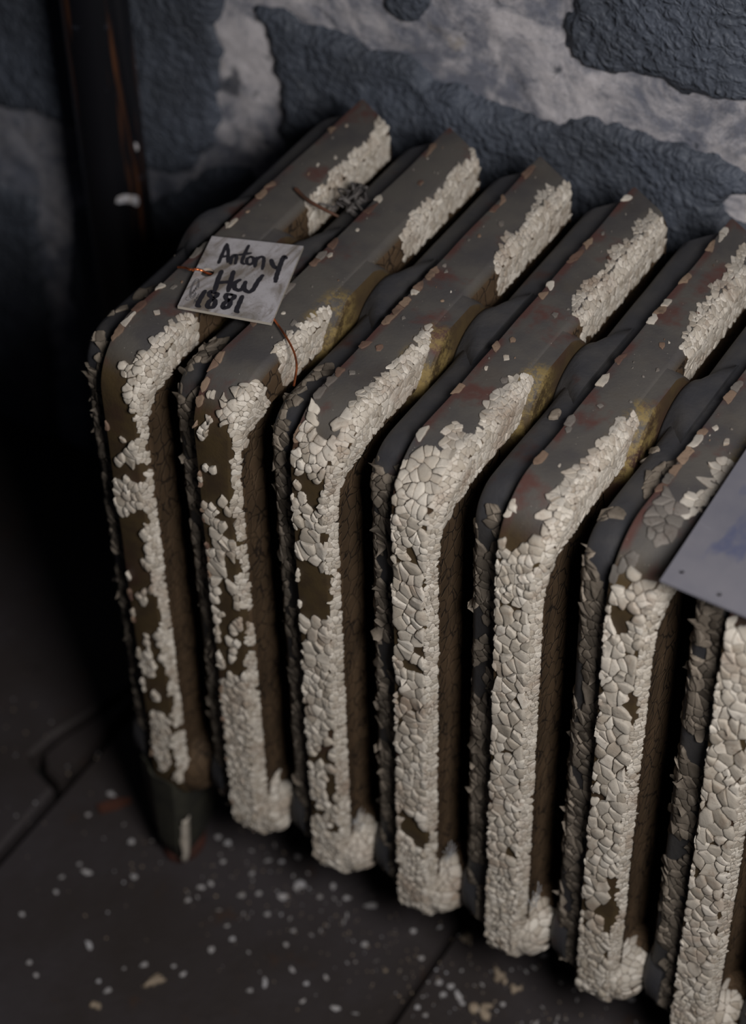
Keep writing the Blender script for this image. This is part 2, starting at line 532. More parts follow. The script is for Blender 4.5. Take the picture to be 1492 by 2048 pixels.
def place(s, x, n):
    y, z, ny, nzz = path(s)
    if x > 0: x *= 1 - 0.20 * slim(s)
    lim = RB if s < S3 else RL
    Y = y + n * ny
    if y > lim:
        Y = lim + (y - lim) * (yend(x) - lim) / (D - lim) + n * ny
    return Vector((x, Y, z + n * nzz)), ny, nzz


PROF = [(-.36, -.45), (-.36, -.275), (-.335, -.225), (-.28, -.195), (-.08, -.150), (-.035, -.165), (-.02, -.03), (-.006, -.005), (.015, 0),
        (.375, 0), (.40, -.006), (.462, -.066), (.475, -.10), (.475, -.40), (.34, -.45)]
PMAT = [1, 1, 1, 1, 1, 1, 0, 0, 0, 0, 0, 2, 2, 2]


def lathe_x(m, stations, cy, cz, mi, n=56, ztop=9.0):
    vs = []; fs = []
    for x, r in stations:
        for j in range(n):
            a = 2 * math.pi * j / n
            vs.append(Vector((x * S, (cy + r * math.cos(a)) * S, min(cz + r * math.sin(a), ztop - (0.05 if x == stations[-1][0] else 0)) * S)))
    for i in range(len(stations) - 1):
        for j in range(n):
            fs.append([i * n + j, i * n + (j + 1) % n, (i + 1) * n + (j + 1) % n, (i + 1) * n + j])
    fs.append(list(range(n))); fs.append([(len(stations) - 1) * n + j for j in range(n)])
    m.add(vs, fs, mi)


def make_section_mesh():
    m = MB()
    ss_ = [0.0, 0.03] + [S1 * i / 24 for i in range(1, 24)]
    ss_ += [S1 + SL[1] * i / 12 for i in range(13)]
    ss_ += [S2 + SL[2] * i / 30 for i in range(1, 31)]
    ss_ += [S3 + SL[3] * i / 8 for i in range(1, 9)]
    ss_ += [S4 + (D - RL) * i / 6 for i in range(1, 7)]
    np_ = len(PROF); vs = []
    for si, s in enumerate(ss_):
        for pi_, (x, n) in enumerate(PROF):
            if pi_ == 13: n += 0.24 * slim(s)
            if pi_ == 14: x /= 1 - 0.20 * slim(s); n += 0.22 * slim(s)
            dn = -0.05 if si == 0 else 0
            P, ny, nzz = place(s, x, n + dn)
            w = 0 if pi_ in (0, 14) else 0.012 * noise.noise(Vector((x * 2, P.y * 1.5, P.z * 1.5)))
            vs.append(Vector(((P.x + w) * S, P.y * S, P.z * S)))
    fs = []; mi = []
    for a in range(len(ss_) - 1):
        for b in range(np_ - 1):
            fs.append([a * np_ + b, a * np_ + b + 1, (a + 1) * np_ + b + 1, (a + 1) * np_ + b]); mi.append(PMAT[b])
    e = (len(ss_) - 1) * np_
    for b in range(np_ - 1):
        fs.append([b, b + 1, e + b + 1, e + b]); mi.append(1)
    # flat side walls
    fs.append([a * np_ for a in range(len(ss_))]); mi.append(1)
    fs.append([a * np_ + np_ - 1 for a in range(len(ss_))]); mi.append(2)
    m.v = vs; m.f = fs; m.m = mi
    # upper hub halves, right one flush with the top, left one lower
    lathe_x(m, [(0.36, .70), (0.43, .66), (0.50, .635), (0.545, .625), (0.565, .60)], HY, HZ, 0, 56, -0.012)
    lathe_x(m, [(-.14, .74), (-.22, .66), (-.29, .58), (-.35, .52), (-.40, .495), (-.425, .47), (-.437, .43)], HY + .24, HZ - .02, 1, 56, -0.115)
    # lower hub halves, close behind the front
    lathe_x(m, [(0.30, .38), (0.38, .375), (0.44, .36), (0.49, .325), (0.535, .27), (0.57, .19), (.585, .12)], 0.40, -L + 0.47, 2, 32)
    lathe_x(m, [(-.20, .42), (-.34, .38), (-.42, .28), (-.43, .15)], 0.50, -L + 0.60, 1, 32)
    return m


def place_u(s, u):
    """skin coordinates: s along the casting from its back end, u across it"""
    if u < -0.02:
        t = min(max((-0.04 - u) / 0.26, 0), 1.2)
        x = u; n = -0.150 - 0.045 * t
        if u < -0.29:
            x = -0.29 - (-0.29 - u) * 0.55; n = -0.20 - (-0.29 - u) * 0.85
        nx, nn = -0.19, 0.98
        if u < -0.30: nx, nn = -0.84, 0.54
    elif u < 0.395:
        x, n, nx, nn = u, 0.0, 0.0, 1.0
    elif u < 0.495:
        t = (u - 0.395) / 0.1
        x = 0.395 + 0.072 * t; n = -0.072 * t; nx = nn = 0.7071
    else:
        x = 0.475; n = -0.08 - (u - 0.495); nx, nn = 1.0, 0.0
    P, ny, nzz = place(s, x, n)
    return P, Vector((nx, nn * ny, nn * nzz))


def clip(poly, px_, py_, nx, ny):
    out = []
    for i in range(len(poly)):
        a = poly[i]; b = poly[(i + 1) % len(poly)]
        da = (a[0] - px_) * nx + (a[1] - py_) * ny; db = (b[0] - px_) * nx + (b[1] - py_) * ny
        if da <= 0: out.append(a)
        if (da < 0) != (db < 0):
            t = da / (da - db); out.append((a[0] + (b[0] - a[0]) * t, a[1] + (b[1] - a[1]) * t))
    return out


def cells(u0, u1, s0, s1, cu, cs, rng, wantfun, drop=0.26):
    nu = max(1, round((u1 - u0) / cu)); ns = max(1, round((s1 - s0) / cs))
    cu = (u1 - u0) / nu; cs = (s1 - s0) / ns
    P = {}
    for i in range(-2, nu + 2):
        for j in range(-2, ns + 2):
            P[(i, j)] = (u0 + (i + .5 + rng.uniform(-.46, .46)) * cu, s0 + (j + .5 + rng.uniform(-.46, .46)) * cs)
    for q in list(P):
        if rng.random() < drop: del P[q]
    out = []
    for i in range(nu):
        for j in range(ns):
            c = P.get((i, j))
            if c is None: continue
            if not wantfun(c[0], c[1]): continue
            poly = [(u0, c[1] - 1.6 * cs), (u1, c[1] - 1.6 * cs), (u1, c[1] + 1.6 * cs), (u0, c[1] + 1.6 * cs)]
            for sx_ in (-1.7, 1.7): poly = clip(poly, c[0] + sx_ * cu, 0, sx_, 0)
            for di in (-2, -1, 0, 1, 2):
                for dj in (-2, -1, 0, 1, 2):
                    if di == dj == 0: continue
                    q = P.get((i + di, j + dj))
                    if q is None: continue
                    poly = clip(poly, (c[0] + q[0]) / 2, (c[1] + q[1]) / 2, q[0] - c[0], q[1] - c[1])
                    if len(poly) < 3: break
                if len(poly) < 3: break
            if len(poly) >= 3: out.append(poly)
    return out


def area(p):
    return abs(sum(p[i][0] * p[(i + 1) % len(p)][1] - p[(i + 1) % len(p)][0] * p[i][1] for i in range(len(p)))) / 2


HUBST = [(0.30, .38), (0.38, .375), (0.44, .36), (0.49, .325), (0.535, .27), (0.57, .19), (.585, .12)]


def hub_skin(s, u):
    """skin of the lower right hub half: s turns round it (0 = front), u runs along it"""
    x = 0.34 + 0.235 * u
    r = HUBST[-1][1]; sl = 0.8
    for (xa, ra), (xb, rb_) in zip(HUBST, HUBST[1:]):
        if xa <= x <= xb: r = ra + (rb_ - ra) * (x - xa) / (xb - xa); sl = (ra - rb_) / (xb - xa)
    cy_, cz_ = -math.cos(s), math.sin(s)
    N = Vector((sl, cy_, cz_)).normalized()
    return Vector((x, 0.40 + r * cy_, -L + 0.47 + r * cz_)), N


def flake(m, poly, rng, mi, gap, thick, dome, curl, tilt=0.0, skin=place_u):
    cx = sum(p[0] for p in poly) / len(poly); cy = sum(p[1] for p in poly) / len(poly)
    pts = []
    n = len(poly)
    for i in range(n):
        a = poly[i]; b = poly[(i + 1) % n]
        l = math.hypot(b[0] - a[0], b[1] - a[1])
        if l < 0.004: continue
        kk = 4 if l > 0.05 else (3 if l > 0.028 else (2 if l > 0.016 else 1))
        for j in range(kk):
            t = j / kk
            q = [a[0] + (b[0] - a[0]) * t, a[1] + (b[1] - a[1]) * t]
            if not j: q[0] += (cx - q[0]) * 0.05; q[1] += (cy - q[1]) * 0.05
            wv = noise.noise_vector(Vector((q[0] * 22, q[1] * 22, 4.0))) * 0.011 + noise.noise_vector(Vector((q[0] * 60, q[1] * 60, 9.0))) * 0.0045
            q[0] += wv.x; q[1] += wv.y
            d = math.hypot(q[0] - cx, q[1] - cy) or 1e-6
            g = min(gap * rng.uniform(.4, 1.6), d * 0.4)
            pts.append((cx + (q[0] - cx) * (1 - g / d), cy + (q[1] - cy) * (1 - g / d)))
    if len(pts) < 3: return
    k_ = len(pts)
    rad = max(math.hypot(p[0] - cx, p[1] - cy) for p in pts)
    tu, ts = rng.gauss(0, tilt), rng.gauss(0, tilt)
    ca = rng.uniform(0, 6.28)
    def at_(u, s, h): 
        P, N = skin(s, u)
        return (P + N * h) * S
    vs = []
    for p in pts: vs.append(at_(p[0], p[1], -0.004))
    def hh(p, f):
        du, ds = p[0] - cx, p[1] - cy
        r = math.hypot(du, ds) / rad
        cc = max(0.0, math.cos(math.atan2(ds, du) - ca))
        return thick + dome * (1 - r * r) + curl * r * r * cc * cc + max(tu * du + ts * ds, -thick * .6)
    for p in pts: vs.append(at_(p[0], p[1], hh(p, 1)))
    for p in pts:
        q = (cx + (p[0] - cx) * .86, cy + (p[1] - cy) * .86); vs.append(at_(q[0], q[1], hh(q, .86) + thick * .35))
    for p in pts:
        q = (cx + (p[0] - cx) * .5, cy + (p[1] - cy) * .5); vs.append(at_(q[0], q[1], hh(q, .5) + thick * .4))
    vs.append(at_(cx, cy, thick * 1.4 + dome))
    fs = []
    for r in range(3):
        for i in range(k_):
            fs.append([r * k_ + i, r * k_ + (i + 1) % k_, (r + 1) * k_ + (i + 1) % k_, (r + 1) * k_ + i])
    for i in range(k_): fs.append([3 * k_ + i, 3 * k_ + (i + 1) % k_, 4 * k_])
    m.add(vs, fs, mi)


# where the white coat still clings, read off the photograph (origin, scale, outline)
def T(c, pts):
    ox_, oy_, sc_ = c
    return [(ox_ + x / sc_, oy_ + y / sc_) for x, y in pts]


A3 = (150, 600, 2.713); A6 = (150, 1150, 2.487); B1 = (330, 440, 4.663); B2 = (550, 1150, 3.73)
A4 = (700, 600, 2.713); A5 = (1050, 850, 3.376); A7 = (700, 1350, 1.884); C3 = (560, 150, 3.39); C2 = (746, 0, 2.0); F1 = (0, 0, 1)
KEEP = {
    0: [T(A3, [(640, 60), (540, 100), (490, 150), (450, 190), (400, 260), (350, 290), (290, 330), (230, 340), (220, 370), (260, 400), (290, 430), (265, 480), (280, 535), (320, 600), (310, 640), (340, 700), (355, 755), (260, 760), (250, 880), (290, 895), (310, 870), (385, 890), (400, 930), (350, 920), (390, 960), (370, 1000), (290, 955), (220, 975), (210, 1030), (240, 1150), (290, 1165), (330, 1140), (390, 1130), (400, 1200), (350, 1230), (360, 1290), (380, 1420), (400, 1470), (400, 1600), (1000, 1600), (800, 400), (1100, 60)]),
        T(A6, [(370, -20), (400, 100), (420, 160), (430, 220), (410, 310), (440, 380), (410, 400), (450, 450), (470, 500), (460, 560), (490, 620), (480, 680), (490, 740), (540, 760), (480, 800), (490, 880), (510, 940), (490, 1010), (540, 1040), (570, 1050), (550, 1120), (560, 1190), (600, 1180), (900, 1180), (800, 0)]),
        T(A6, [(300, 70), (325, 62), (350, 90), (372, 120), (340, 132), (300, 110)]), T(A6, [(340, 320), (375, 300), (370, 352), (350, 352)]),
        T(A6, [(318, 380), (380, 370), (392, 440), (428, 480), (412, 502), (330, 482)]), T(A6, [(388, 588), (422, 588), (412, 622)]),
        T(A6, [(378, 700), (430, 680), (467, 720), (462, 790), (492, 830), (472, 880), (482, 960), (440, 965), (398, 910), (408, 860), (383, 850)]),
        T(A6, [(428, 1108), (462, 1118), (467, 1162), (428, 1182)]), T(A6, [(252, -10), (290, -10), (270, 45)]),
        T(C3, [(240, 1030), (160, 950), (190, 890), (155, 860), (240, 790), (325, 710), (330, 690), (350, 640), (410, 625), (470, 530), (540, 470), (615, 400), (640, 320), (690, 290), (750, 320), (900, 480), (900, 700), (400, 1100)])],
    1: [T(B1, [(1500, 790), (1380, 870), (1350, 920), (1250, 960), (1230, 1040), (1170, 1045), (1120, 1110), (1000, 1165), (1010, 1245), (1075, 1295), (1100, 1350), (1060, 1430), (1000, 1500), (980, 1540), (930, 1480), (870, 1530), (750, 1530), (650, 1590), (690, 1690), (1900, 1690), (1900, 900)]),
        T(A3, [(1010, 480), (980, 440), (890, 480), (860, 520), (790, 540), (790, 620), (830, 680), (850, 740), (840, 800), (850, 880), (830, 940), (855, 1020), (850, 1080), (870, 1120), (880, 1200), (880, 1290), (900, 1335), (830, 1315), (780, 1325), (770, 1375), (800, 1385), (880, 1395), (900, 1440), (900, 1520), (1300, 1520), (1300, 480)]),
        T(A3, [(700, 640), (720, 608), (765, 660), (762, 692), (717, 692), (712, 762), (690, 778), (678, 700)]), T(A3, [(728, 508), (772, 508), (762, 552), (724, 542)]),
        T(A3, [(703, 898), (770, 883), (772, 917), (708, 932)]), T(A3, [(693, 1098), (740, 1096), (778, 1170), (834, 1260), (802, 1312), (770, 1342), (748, 1300), (748, 1222), (703, 1212)]),
        T(A3, [(788, 1068), (838, 1078), (842, 1120), (882, 1140), (882, 1182), (828, 1162), (788, 1122)]), T(A3, [(698, 1330), (760, 1345), (804, 1392), (772, 1412), (772, 1500), (718, 1500)]),
        T(A6, [(660, -5), (680, -5), (742, 30), (704, 90), (738, 92), (736, 122), (678, 122)]),
        T(A6, [(765, 20), (860, -20), (1100, -20), (1100, 500), (930, 480), (900, 420), (880, 450), (838, 430), (868, 370), (850, 330), (850, 190), (825, 130), (802, 168), (782, 104)]),
        T(A6, [(688, 178), (730, 168), (742, 210), (712, 230), (712, 332), (688, 332)]), T(A6, [(763, 230), (832, 208), (847, 240), (802, 304), (778, 292)]),
        T(A6, [(753, 330), (800, 318), (827, 345), (797, 424), (768, 380)]), T(A6, [(693, 338), (725, 370), (742, 500), (718, 522)]),
        T(A6, [(725, 500), (790, 480), (800, 510), (850, 490), (870, 380), (920, 400), (1300, 500), (1200, 1400), (780, 1400), (740, 900)]),
        T(C3, [(820, 1240), (755, 1140), (800, 1095), (860, 975), (910, 915), (1040, 815), (1050, 785), (1100, 755), (1180, 635), (1290, 590), (1290, 505), (1330, 515), (1500, 600), (1500, 900), (1000, 1300)])],
    2: [T(F1, [(868, 650), (842, 653), (832, 675), (836, 690), (814, 697), (808, 712), (790, 716), (770, 736), (750, 760), (738, 775), (715, 790), (695, 821), (670, 850), (657, 868), (636, 868), (640, 815), (635, 805), (611, 836), (608, 858), (592, 905), (588, 924), (590, 987), (588, 1900), (760, 1900), (800, 900), (900, 800)]),
        T(C2, [(480, 1175), (452, 1130), (488, 1060), (488, 1020), (528, 938), (580, 928), (610, 878), (650, 798), (670, 758), (720, 738), (770, 715), (900, 850), (600, 1175)])],
    3: [T(A4, [(950, 395), (870, 428), (858, 480), (780, 508), (728, 570), (698, 640), (718, 700), (660, 742), (600, 688), (582, 648), (500, 690), (440, 740), (300, 860), (248, 930), (238, 1040), (225, 1100), (225, 3800), (700, 3800), (700, 1000), (1100, 600), (1050, 430)]),
        T(C2, [(870, 1310), (796, 1260), (793, 1200), (848, 1130), (888, 1108), (928, 1078), (940, 1008), (1038, 948), (1038, 888), (1100, 868), (1110, 838), (1140, 855), (1300, 1000), (900, 1400)])],
    4: [T(F1, [(1262, 825), (1232, 850), (1205, 872), (1175, 900), (1150, 925), (1130, 960), (1105, 985), (1098, 1010), (1088, 1040), (1083, 1065), (1072, 1092), (1035, 1085), (1032, 1095), (1018, 1090), (1012, 1060), (1008, 1030), (1030, 1015), (1020, 990), (990, 1030), (975, 1080), (955, 2000), (1120, 2000), (1180, 1100), (1350, 900)]),
        T(C2, [(1240, 1410), (1225, 1360), (1268, 1268), (1338, 1188), (1338, 1148), (1398, 1098), (1438, 1038), (1458, 988), (1492, 978), (1700, 1000), (1700, 1200), (1300, 1450)])],
    5: [T(A5, [(540, 1080), (600, 1072), (680, 1100), (745, 940), (755, 940), (712, 1100), (790, 1080), (830, 1040), (950, 1080), (1200, 1080), (900, 4500), (200, 4500), (480, 1200)]),
        T(A5, [(1365, 215), (1248, 298), (1228, 380), (1128, 480), (1078, 620), (1100, 640), (1500, 300)])],
    6: [T(F1, [(1380, 1240), (1470, 1225), (1700, 1300), (1700, 2400), (1200, 2400)])],
}
HOLES = {
    0: [], 1: [T(B1, [(1085, 1300), (1100, 1240), (1230, 1130), (1195, 1190)]), T(B1, [(880, 1560), (920, 1540), (905, 1678), (880, 1678)])],
    2: [T(A3, [(1213, 990), (1248, 930), (1252, 975), (1310, 982), (1362, 988), (1335, 1132), (1290, 1142), (1278, 1080), (1225, 1052)]), T(A3, [(1348, 1238), (1392, 1280), (1330, 1332), (1318, 1310)]),
        T(A3, [(1195, 1400), (1220, 1368), (1262, 1398), (1320, 1450), (1345, 1500), (1195, 1500)]),
        T(B2, [(165, -20), (432, -20), (392, 100), (432, 150), (382, 300), (340, 332), (320, 322), (220, 322), (172, 272)]),
        T(B2, [(268, 880), (302, 868), (322, 940), (290, 962)]), T(B2, [(388, 1148), (442, 1148), (442, 1212), (388, 1202)]),
        T(B2, [(225, 1330), (350, 1330), (360, 1268), (432, 1248), (422, 1330), (442, 1420), (380, 1432), (390, 1402), (260, 1392)]),
        T(B2, [(392, 1420), (442, 1440), (452, 1690), (390, 1660), (380, 1500)]),
        T(A6, [(1178, 1108), (1252, 1180), (1240, 1192), (1188, 1192)]), T(A6, [(1230, 1268), (1332, 1238), (1312, 1272), (1250, 1292)]), T(A6, [(1225, 1448), (1262, 1448), (1272, 1478), (1225, 1482)])],
    3: [T(A4, [(418, 762), (480, 738), (502, 760), (460, 792)]), T(A4, [(318, 1330), (350, 1298), (377, 1340), (360, 1382), (323, 1372)]), T(A4, [(205, 1440), (240, 1440), (240, 1500), (205, 1500)]),
        T(B2, [(968, 650), (1030, 608), (1082, 640), (1082, 692), (1060, 712), (1000, 702)]), T(B2, [(1028, 560), (1082, 538), (1082, 582), (1030, 604)]),
        T(A7, [(193, 510), (257, 508), (262, 580), (292, 588), (292, 622), (270, 652), (240, 642), (233, 610), (193, 580)])],
    4: [T(A5, [(-20, 540), (10, 640), (70, 760), (20, 790), (-120, 740), (-60, 600)]), T(A7, [(608, 98), (652, 93), (642, 122)]), T(A7, [(533, 138), (557, 138), (552, 182), (533, 182)]), T(A7, [(585, 668), (607, 668), (607, 692)])],
    5: [T(A5, [(568, 1270), (650, 1218), (722, 1270), (717, 1382), (650, 1402), (580, 1392), (612, 1340), (578, 1290)]), T(A7, [(1048, 110), (1080, 58), (1082, 160), (1060, 202), (1043, 162)]),
        T(A7, [(960, 760), (1012, 752), (1002, 850), (1012, 900), (970, 984), (938, 890), (975, 860)])],
    6: [],
}
GREY5 = [T(A5, [(860, 480), (980, 425), (1060, 560), (1055, 640), (1010, 710), (900, 835), (760, 830), (620, 900), (540, 1080), (600, 1080), (760, 900), (800, 850), (830, 700)]),
         T(A5, [(540, 1080), (560, 850), (700, 640), (760, 640), (700, 850), (620, 1050)])]


def pxs(i, s, u):
    P, N = place_u(s, u)
    return px((P.x + i, P.y, P.z))


def wants(i):
    if i not in KEEP:
        return lambda u, s: s > S1 + SL[1] * 0.8
    kp, hl = KEEP[i], HOLES[i]
    def f(u, s):
        if i == 0 and s > S3: return False
        if s > S3 + SL[3] * 0.9: return u > 0.35 and noise.noise(Vector((u * 6, s * 6, i))) > -0.2
        x, y = pxs(i, s, u)
        if u > 0.45:                       # on the flank the coat follows its upper edge
            x, y = pxs(i, s, 0.45)
        for h in hl:
            if u < 0.45 and inside(x, y, h): return False
        for q in kp:
            if inside(x, y, q): return True
        return False
    return f


rad = bpy.data.objects.new('radiator', None)
COL.objects.link(rad)
rad.location = W3((0, 0, -ZF))
tag(rad, 'low cast iron radiator with peeling cream paint standing along the dark stone wall', 'radiator')

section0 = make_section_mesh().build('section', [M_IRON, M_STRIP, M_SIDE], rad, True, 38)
NSEC = 10
sections = []
for i in range(NSEC):
    if i == 0: o = section0
    else:
        o = section0.copy(); COL.objects.link(o)
    o.location = (i * S, 0, ZF * S)
    sections.append(o)

BIG = 42
CRUST_MATS = [M_WHITE, M_DIRTY, M_GREYF, M_EDGE]
shared_crust = None
for i in range(8):
    rng = random.Random(100 + i)
    want = wants(i)
    m = MB()
    sec = sections[i]
    # front face: plates
    face = []
    s_top = S1 - 1.9
    for (a, b, cu, cs) in [(s_top, S1 + .2, .055, .07), (S1 + .2, S2 + .5, .07, .085), (S2 + .5, S2 + 2.4, .09, .125), (S2 + 2.4, S3 - .9, .082, .10), (S3 - .9, S4 + .1, .065, .065)]:
        if i in (0, 1): cu *= .85; cs *= .85
        if i >= 5: cu *= 1.12; cs *= 1.1
        face += cells(0.0, 0.40, a, b, cu, cs, rng, want)
    face.sort(key=area, reverse=True)
    nb = 0
    for ci, poly in enumerate(face):
        cu_ = sum(p[0] for p in poly) / len(poly); cs_ = sum(p[1] for p in poly) / len(poly)
        loose = rng.random() < 0.13
        args = (rng.choice((.0005, .001, .002, .003, .008)), rng.uniform(.012, .024), rng.choice((.003, .006, .010, .018)), (rng.uniform(.03, .07) if loose else rng.uniform(0, .010)), 0.08)
        if cs_ < S1 + .2: args = (.0008, rng.uniform(.005, .010), rng.uniform(.001, .004), (rng.uniform(.015, .03) if loose else 0), .1)
        P, N = place_u(cs_, cu_)
        vis = px((P.x + i, P.y, P.z))
        if nb < BIG and i < 7 and -10 < vis[0] < 1500 and -10 < vis[1] < 2060:
            mm = MB(); flake(mm, poly, rng, 0, *args)
            if mm.v:
                o = link_mesh('paint_flake', mm.v, mm.f, [M_WHITE], sec); o.data.set_sharp_from_angle(angle=math.radians(50)); nb += 1
        else:
            flake(m, poly, rng, 0, *args)
    # corner and flank: finer, shingled
    for poly in cells(0.375, 0.52, 0.02, S4 + .1, .033, .05, rng, want):
        flake(m, poly, rng, 0, .0006, rng.uniform(.007, .011), rng.uniform(.0, .0015), (rng.uniform(.01, .03) if rng.random() < .12 else 0), 0.13)
    def wf(u, s):
        return want(u, s) and u < .80 - .30 * ss(S2 - .35, S2 + .35, s) + .05 * noise.noise(Vector((s * 5, i, 2)))
    for poly in cells(0.51, 0.80, 0.02, S2 + .7, .05, .07, rng, wf):
        flake(m, poly, rng, 0, .0005, rng.uniform(.006, .009), rng.uniform(.0, .001), 0, 0.08)
    if i != 0:
        for poly in cells(-0.25, 1.0, -1.0, 1.5, .27, .22, rng, lambda u, s: True):
            flake(m, poly, rng, 0, .006, rng.uniform(.008, .016), rng.uniform(.003, .012), 0, 0.03, hub_skin)
    # upper end ragged rim of the flank coat reaching onto the top face
    for poly in cells(0.22, 0.38, 0.05, s_top, .04, .05, rng, want):
        flake(m, poly, rng, 0, .0008, rng.uniform(.005, .009), rng.uniform(.0, .002), (rng.uniform(.01, .03) if rng.random() < .2 else 0), 0.12)
    # grimy curling flakes on the lower left shoulder
    def wl(u, s):
        if s < S1 - 1.6: return False
        d = ss(S1 - (.9 if i < 3 else .2), S2 + (.1 if i < 3 else .45), s)
        nn_ = noise.noise(Vector((u * 4 + i * 3.1, s * 2.3, i * 1.7)))
        return nn_ > 0.50 - 0.80 * d
    for poly in cells(-0.42, -0.05, S1 - 1.6, S4, .062, .12, rng, wl):
        cs_ = sum(p[1] for p in poly) / len(poly)
        flake(m, poly, rng, 1, .003, rng.uniform(.008, .02), rng.uniform(0, .008), (rng.uniform(.03, .09) if rng.random() < .22 else 0), 0.14)
    # pale and reddish remains along the left edge of the top
    def we(u, s):
        return noise.noise(Vector((s * 3.0, i * 5.3, 1.0))) + 0.3 * rng.random() > (0.05 if s > S1 - 2.2 else 0.22)
    for poly in cells(-0.014, 0.06, 0.15, S2 - .1, .05, .15, rng, we):
        flake(m, poly, rng, rng.choice((3, 3, 3, 3, 2, 2, 0)), .002, rng.uniform(.004, .009), .002, 0, 0.08)
    # thin left-edge coat on the column
    def wc(u, s): return noise.noise(Vector((s * 4.0, i * 2.3, 8.0))) > (-.1 if i > 1 else .12)
    for poly in cells(-0.01, 0.045, S2 - .1, S4, .04, .085, rng, wc):
        flake(m, poly, rng, 0 if i > 1 else (0 if rng.random() < .5 else 3), .004, rng.uniform(.012, .022), .006, 0, 0.2)
    # stray scraps on the dusty top
    for q in range(16):
        u = rng.uniform(.04, .36); s = rng.uniform(.3, S1); r = rng.choice((.008, .01, .014, .02, .034))
        n_ = rng.randint(4, 6); a0 = rng.uniform(0, 6)
        poly = [(u + r * rng.uniform(.7, 1.2) * math.cos(a0 + 6.283 * t / n_), s + 1.4 * r * rng.uniform(.7, 1.2) * math.sin(a0 + 6.283 * t / n_)) for t in range(n_)]
        flake(m, poly, rng, rng.choice((0, 2, 2, 3)), .0, .006, .004, 0, .1)
    if i == 5:
        wg = lambda u, s: any(inside(*pxs(5, s, u), g) for g in GREY5)
        for poly in cells(0.03, 0.44, S1 - 1.6, S2 + .2, .09, .11, rng, wg):
            flake(m, poly, rng, 2, .004, rng.uniform(.008, .014), .006, 0, .1)
    o = link_mesh('paint_crust', m.v, m.f, CRUST_MATS, sec, m.m, True, 50)
    o['kind'] = 'stuff'
    if i == 7:
        for j in range(8, NSEC):
            c_ = o.copy(); COL.objects.link(c_); c_.parent = sections[j]

# the legs: under the first section and, out of view, under the last
def make_leg():
    m = MB(); vs = []; fs = []
    zs = [-5.9, -6.2, -6.5, -6.8, -7.05, -7.25, -7.38, -7.44]
    rows = []
    for z in zs:
        t = (-5.9 - z) / 1.55
        k1 = 1 - 0.30 * t ** 1.6
        end = ss(-7.05, -7.46, z) if z < -7.05 else 0
        cx = 0.06 + 0.03 * t
        xc = -0.02 - .05 * t
        hw = 0.32 * k1 * (1 - 0.22 * end)
        y0 = 0.0 + 0.05 * t + 0.10 * end; y1 = 0.95 - 0.25 * t
        c = 0.10 + .06 * t
        ring = [(xc - hw, y1 - c), (xc - hw, y0 + .22), (xc - hw + .04, y0 + .15), (xc - hw * .5, y0 + .1), (xc - hw * .25, y0 + .02), (xc - hw * .1, y0), (xc + hw * .72, y0), (xc + hw * .95, y0 + c * .7), (xc + hw, y0 + c * 1.3), (xc + hw, y1 - c), (xc + hw - c, y1), (xc - hw + c, y1)]
        rows.append(ring)
        vs += [Vector((x * S, y * S, (z + ZF) * S)) for x, y in ring]
    n = len(rows[0])
    for a in range(len(rows) - 1):
        for b in range(n): fs.append([a * n + b, a * n + (b + 1) % n, (a + 1) * n + (b + 1) % n, (a + 1) * n + b])
    fs.append(list(range(n))); fs.append([(len(rows) - 1) * n + b for b in range(n)])
    m.add(vs, fs)
    leg = m.build('leg', [M_LEG], rad, True, 35)
    f = MB(); vs = []; fs = []
    for z, g in ((-7.42, 1.0), (-7.46, 1.06), (-7.56, 1.06), (-7.6, 1.0)):
        for b in range(16):
            a = 2 * math.pi * b / 16
            vs.append(Vector(((-0.07 + 0.20 * g * math.cos(a)) * S, (0.42 + 0.27 * g * math.sin(a)) * S, (z + ZF) * S)))
    for a in range(3):
        for b in range(16): fs.append([a * 16 + b, a * 16 + (b + 1) % 16, (a + 1) * 16 + (b + 1) % 16, (a + 1) * 16 + b])
    fs.append(list(range(16))); fs.append([48 + b for b in range(16)])
    f.add(vs, fs)
    foot = f.build('foot_pad', [M_FOOT], leg, True, 35)
    foot['label'] = 'rust red foot pad'
    leg['label'] = 'plain dark olive tapered leg'
    return leg, foot


leg, foot = make_leg()
# white streak on the leg's right corner
m = MB()
rng = random.Random(5)
vs = []
for q in range(14):
    z = -6.55 - q * 0.062; t = (-5.9 - z) / 1.55
    hw = 0.32 * (1 - 0.30 * t ** 1.6); xr = -0.02 - .05 * t + hw
    w = 0.02 * math.sin(math.pi * (q + .6) / 14.5)
    a = Vector((xr - 0.008 - w + rng.uniform(-.025, .012), 0.05 * t - 0.004 + .03, z + rng.uniform(-.012, .012)))
    b = Vector((xr + .008, 0.05 * t + 0.13, z + rng.uniform(-.012, .012)))
    vs += [W3(a), W3((a + b) / 2 + Vector((.018, -.018, 0))), W3(b)]
fs = []
for q in range(13):
    for c_ in range(2): fs.append([q * 3 + c_, q * 3 + c_ + 1, q * 3 + c_ + 4, q * 3 + c_ + 3])
o = link_mesh('paint_streak', vs, fs, [M_WHITE], leg)
o.matrix_parent_inverse = Matrix.Translation((0, 0, 0))
o.modifiers.new('thickness', 'SOLIDIFY').thickness = 0.0008
leg2 = leg.copy(); COL.objects.link(leg2); leg2.location = ((NSEC - 1) * S, 0, 0)
foot2 = foot.copy(); COL.objects.link(foot2); foot2.parent = leg2

# ---------------------------------------------------------------- the tag
ZT = 0.075
tpx = [(424, 472), (607, 492), (543, 646), (355, 612)]
tag_o = bpy.data.objects.new('metal_tag', None); COL.objects.link(tag_o)
tag(tag_o, 'small square grey tag with black handwriting lying on the first two radiator sections', 'tag')


def tp(x, y, h=0.0):
    P = at(x, y, 2, ZT); return W3((P.x, P.y, P.z + h))


